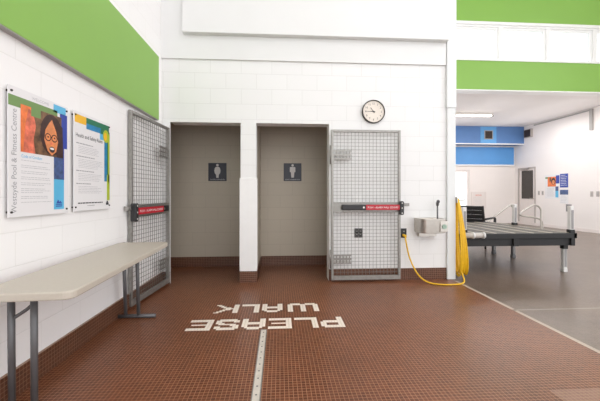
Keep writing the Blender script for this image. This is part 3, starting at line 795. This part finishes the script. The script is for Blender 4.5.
t = thing('surface_conduit', 'thin grey conduit along the top of the right hall wall', 'conduit', Matrix.Translation((9.5, 10.0, 3.75)))
obj('pipe_run', boxes((-0.03, -0.001, -0.80, 1.40, -0.02, 0.02)), M['conduit'], t)
obj('drop_duct', boxes((-0.06, -0.001, -0.86, -0.78, -0.62, 0.02)), M['conduit'], t, 0.004)

# posters and small plates on the right wall (local x runs away from the camera's right: -Y)
def rposter(label, ya, z0, w, h, polys, title=None):
    t = thing('wall_poster', label, 'poster', on_right(ya, z0))
    obj('panel', boxes((0, w, 0, h, 0, 0.006)), M['sheet'], t)
    flat('printed_layout', polys, t)
    return t
zr = 0.0075
rposter('far welcome poster with orange photo, left one on the right hall wall', 10.92, 1.02, 0.62, 0.84,
   [(R(0.02, 0.14, 0.70, 0.76), zr, 'pgreen'), (R(0.12, 0.46, 0.42, 0.76), zr, 'porange'), (disc(0.36, 0.60, 0.09, 0.12), zr + .001, 'phair'), (disc(0.36, 0.57, 0.055, 0.08), zr + .002, 'pskin'), (R(0.20, 0.27, 0.60, 0.74), zr + .001, 'pbrown'),
    (R(0.46, 0.60, 0.52, 0.80), zr, 'pnavy'), (R(0.44, 0.56, 0.27, 0.42), zr, 'pslate'), (R(0.44, 0.56, 0.04, 0.27), zr, 'pcyan')]
   + text_lines(0.10, 0.40, [0.36 - q * 0.035 for q in range(9)], zr, 'ptextl', 0.010, 0.2))
rposter('blue notice poster with white text lines, upper of two on the right hall wall', 10.30, 1.40, 0.31, 0.46,
   [(R(0.0, 0.31, 0.0, 0.46), zr, 'pnavy')] + text_lines(0.03, 0.28, [0.40 - q * 0.055 for q in range(7)], zr + .001, 'sheet', 0.014, 0.3))
rposter('small blue and white notice below the blue notice poster', 10.30, 0.86, 0.31, 0.46,
   [(R(0.0, 0.31, 0.30, 0.46), zr, 'pslate')] + text_lines(0.03, 0.28, [0.24 - q * 0.05 for q in range(5)], zr, 'ptextl', 0.010, 0.3))
def plate(name, label, cat, mtx, w, h, m, grp=None):
    t = thing(name, label, cat, mtx, grp)
    obj('plate', boxes((-w / 2, w / 2, -h / 2, h / 2, 0, 0.012)), m, t, 0.003)
    obj('rocker', boxes((-w * 0.2, w * 0.2, -h * 0.25, h * 0.25, 0.012, 0.02)), M['conduit'], t)
plate('light_switch', 'small switch plate right beside the dark windowed door', 'switch', on_right(11.19, 1.217), 0.075, 0.15, M['doorframe'])
plate('light_switch', 'small switch plate second from the dark windowed door', 'switch', on_right(11.02, 1.216), 0.075, 0.15, M['doorframe'])
plate('light_switch', 'small plate right of the blue posters, left of a pair', 'switch', on_right(9.188, 1.18), 0.09, 0.16, M['doorframe'])
plate('light_switch', 'small plate at the right picture edge, right of a pair', 'switch', on_right(9.003, 1.18), 0.09, 0.16, M['doorframe'])
plate('wall_box', 'small dark grey box low on the right hall wall below the notices', 'wall box', on_right(9.97, 0.72), 0.20, 0.24, M['postgrey'])
t = thing('notice_board', 'pale framed notice on the far wall beside the bright glass door', 'notice', on_back(7.67, 0.62, 12.42))
obj('board_frame', boxes((0, 0.62, 0, 0.012, 0, 0.02), (0, 0.62, 0.628, 0.64, 0, 0.02), (0, 0.012, 0.012, 0.628, 0, 0.02), (0.608, 0.62, 0.012, 0.628, 0, 0.02)), M['doorp'], t)
obj('sheet', boxes((0.012, 0.608, 0.012, 0.628, 0, 0.008)), M['doorp'], t)
flat('printed_layout', text_lines(0.18, 0.44, [0.52, 0.49], 0.0095, 'ppink', 0.012) + text_lines(0.08, 0.54, [0.40 - q * 0.05 for q in range(6)], 0.0095, 'ptextl', 0.006, 0.3), t)

# ------------------------------------------------------------------ light
w = bpy.data.worlds.new('sky'); S.world = w; w.use_nodes = True
bg = w.node_tree.nodes['Background']; bg.inputs[0].default_value = (0.985, 0.985, 1.0, 1); bg.inputs[1].default_value = 1.55
def area(name, loc, rot, sx, sy, e, col=(1, 0.97, 0.93)):
    l = bpy.data.lights.new(name, 'AREA'); l.shape = 'RECTANGLE'; l.size = sx; l.size_y = sy; l.energy = e; l.color = col
    o = bpy.data.objects.new(name, l); COL.objects.link(o); o.location = loc; o.rotation_euler = rot
    return o
for x, y in ((3.0, 0.0), (5.5, 1.0), (4.0, 3.0)):  # unseen area lights added under the high ceiling to brighten the room
    area('ceiling_fill', (x, y, 6.9), (0, 0, 0), 1.2, 0.6, 20)
for x, y in ((6.25, 10.0), (8.3, 10.0), (4.0, 10.0), (6.25, 8.6), (8.3, 8.6)):  # first is the batten fixture's light; the rest are added fill without fittings
    area('batten_and_fill', (x, y, 3.66), (0, 0, 0), 1.2, 0.2, 12, (1, 0.97, 0.94))

for x in (4.2, 6.3, 8.3):  # added point lights without fittings, to lift the low hall ceiling
    for y in (8.7, 10.0, 11.2):
        l = bpy.data.lights.new('hall_fill_point', 'POINT'); l.energy = 5.0; l.shadow_soft_size = 0.3; l.color = (1, 0.97, 0.95)
        o = bpy.data.objects.new('hall_fill_point', l); COL.objects.link(o); o.location = (x, y, 2.9)

# ------------------------------------------------------------------ camera
f = 320.0
cam = bpy.data.cameras.new('camera'); co = bpy.data.objects.new('camera', cam); COL.objects.link(co)
cam.sensor_width = 36; cam.lens = f / 600 * 36; cam.clip_start = 0.05
cam.shift_y = -(200.5 - 194.0) / 600
co.location = (0, 0, 1.18); co.rotation_euler = (PI / 2, 0, -math.atan(20 / f))
S.camera = co
S.view_settings.view_transform = 'Standard'; S.view_settings.look = 'None'
S.view_settings.gamma = 1; S.view_settings.use_curve_mapping = False
S.view_settings.exposure = 0.56
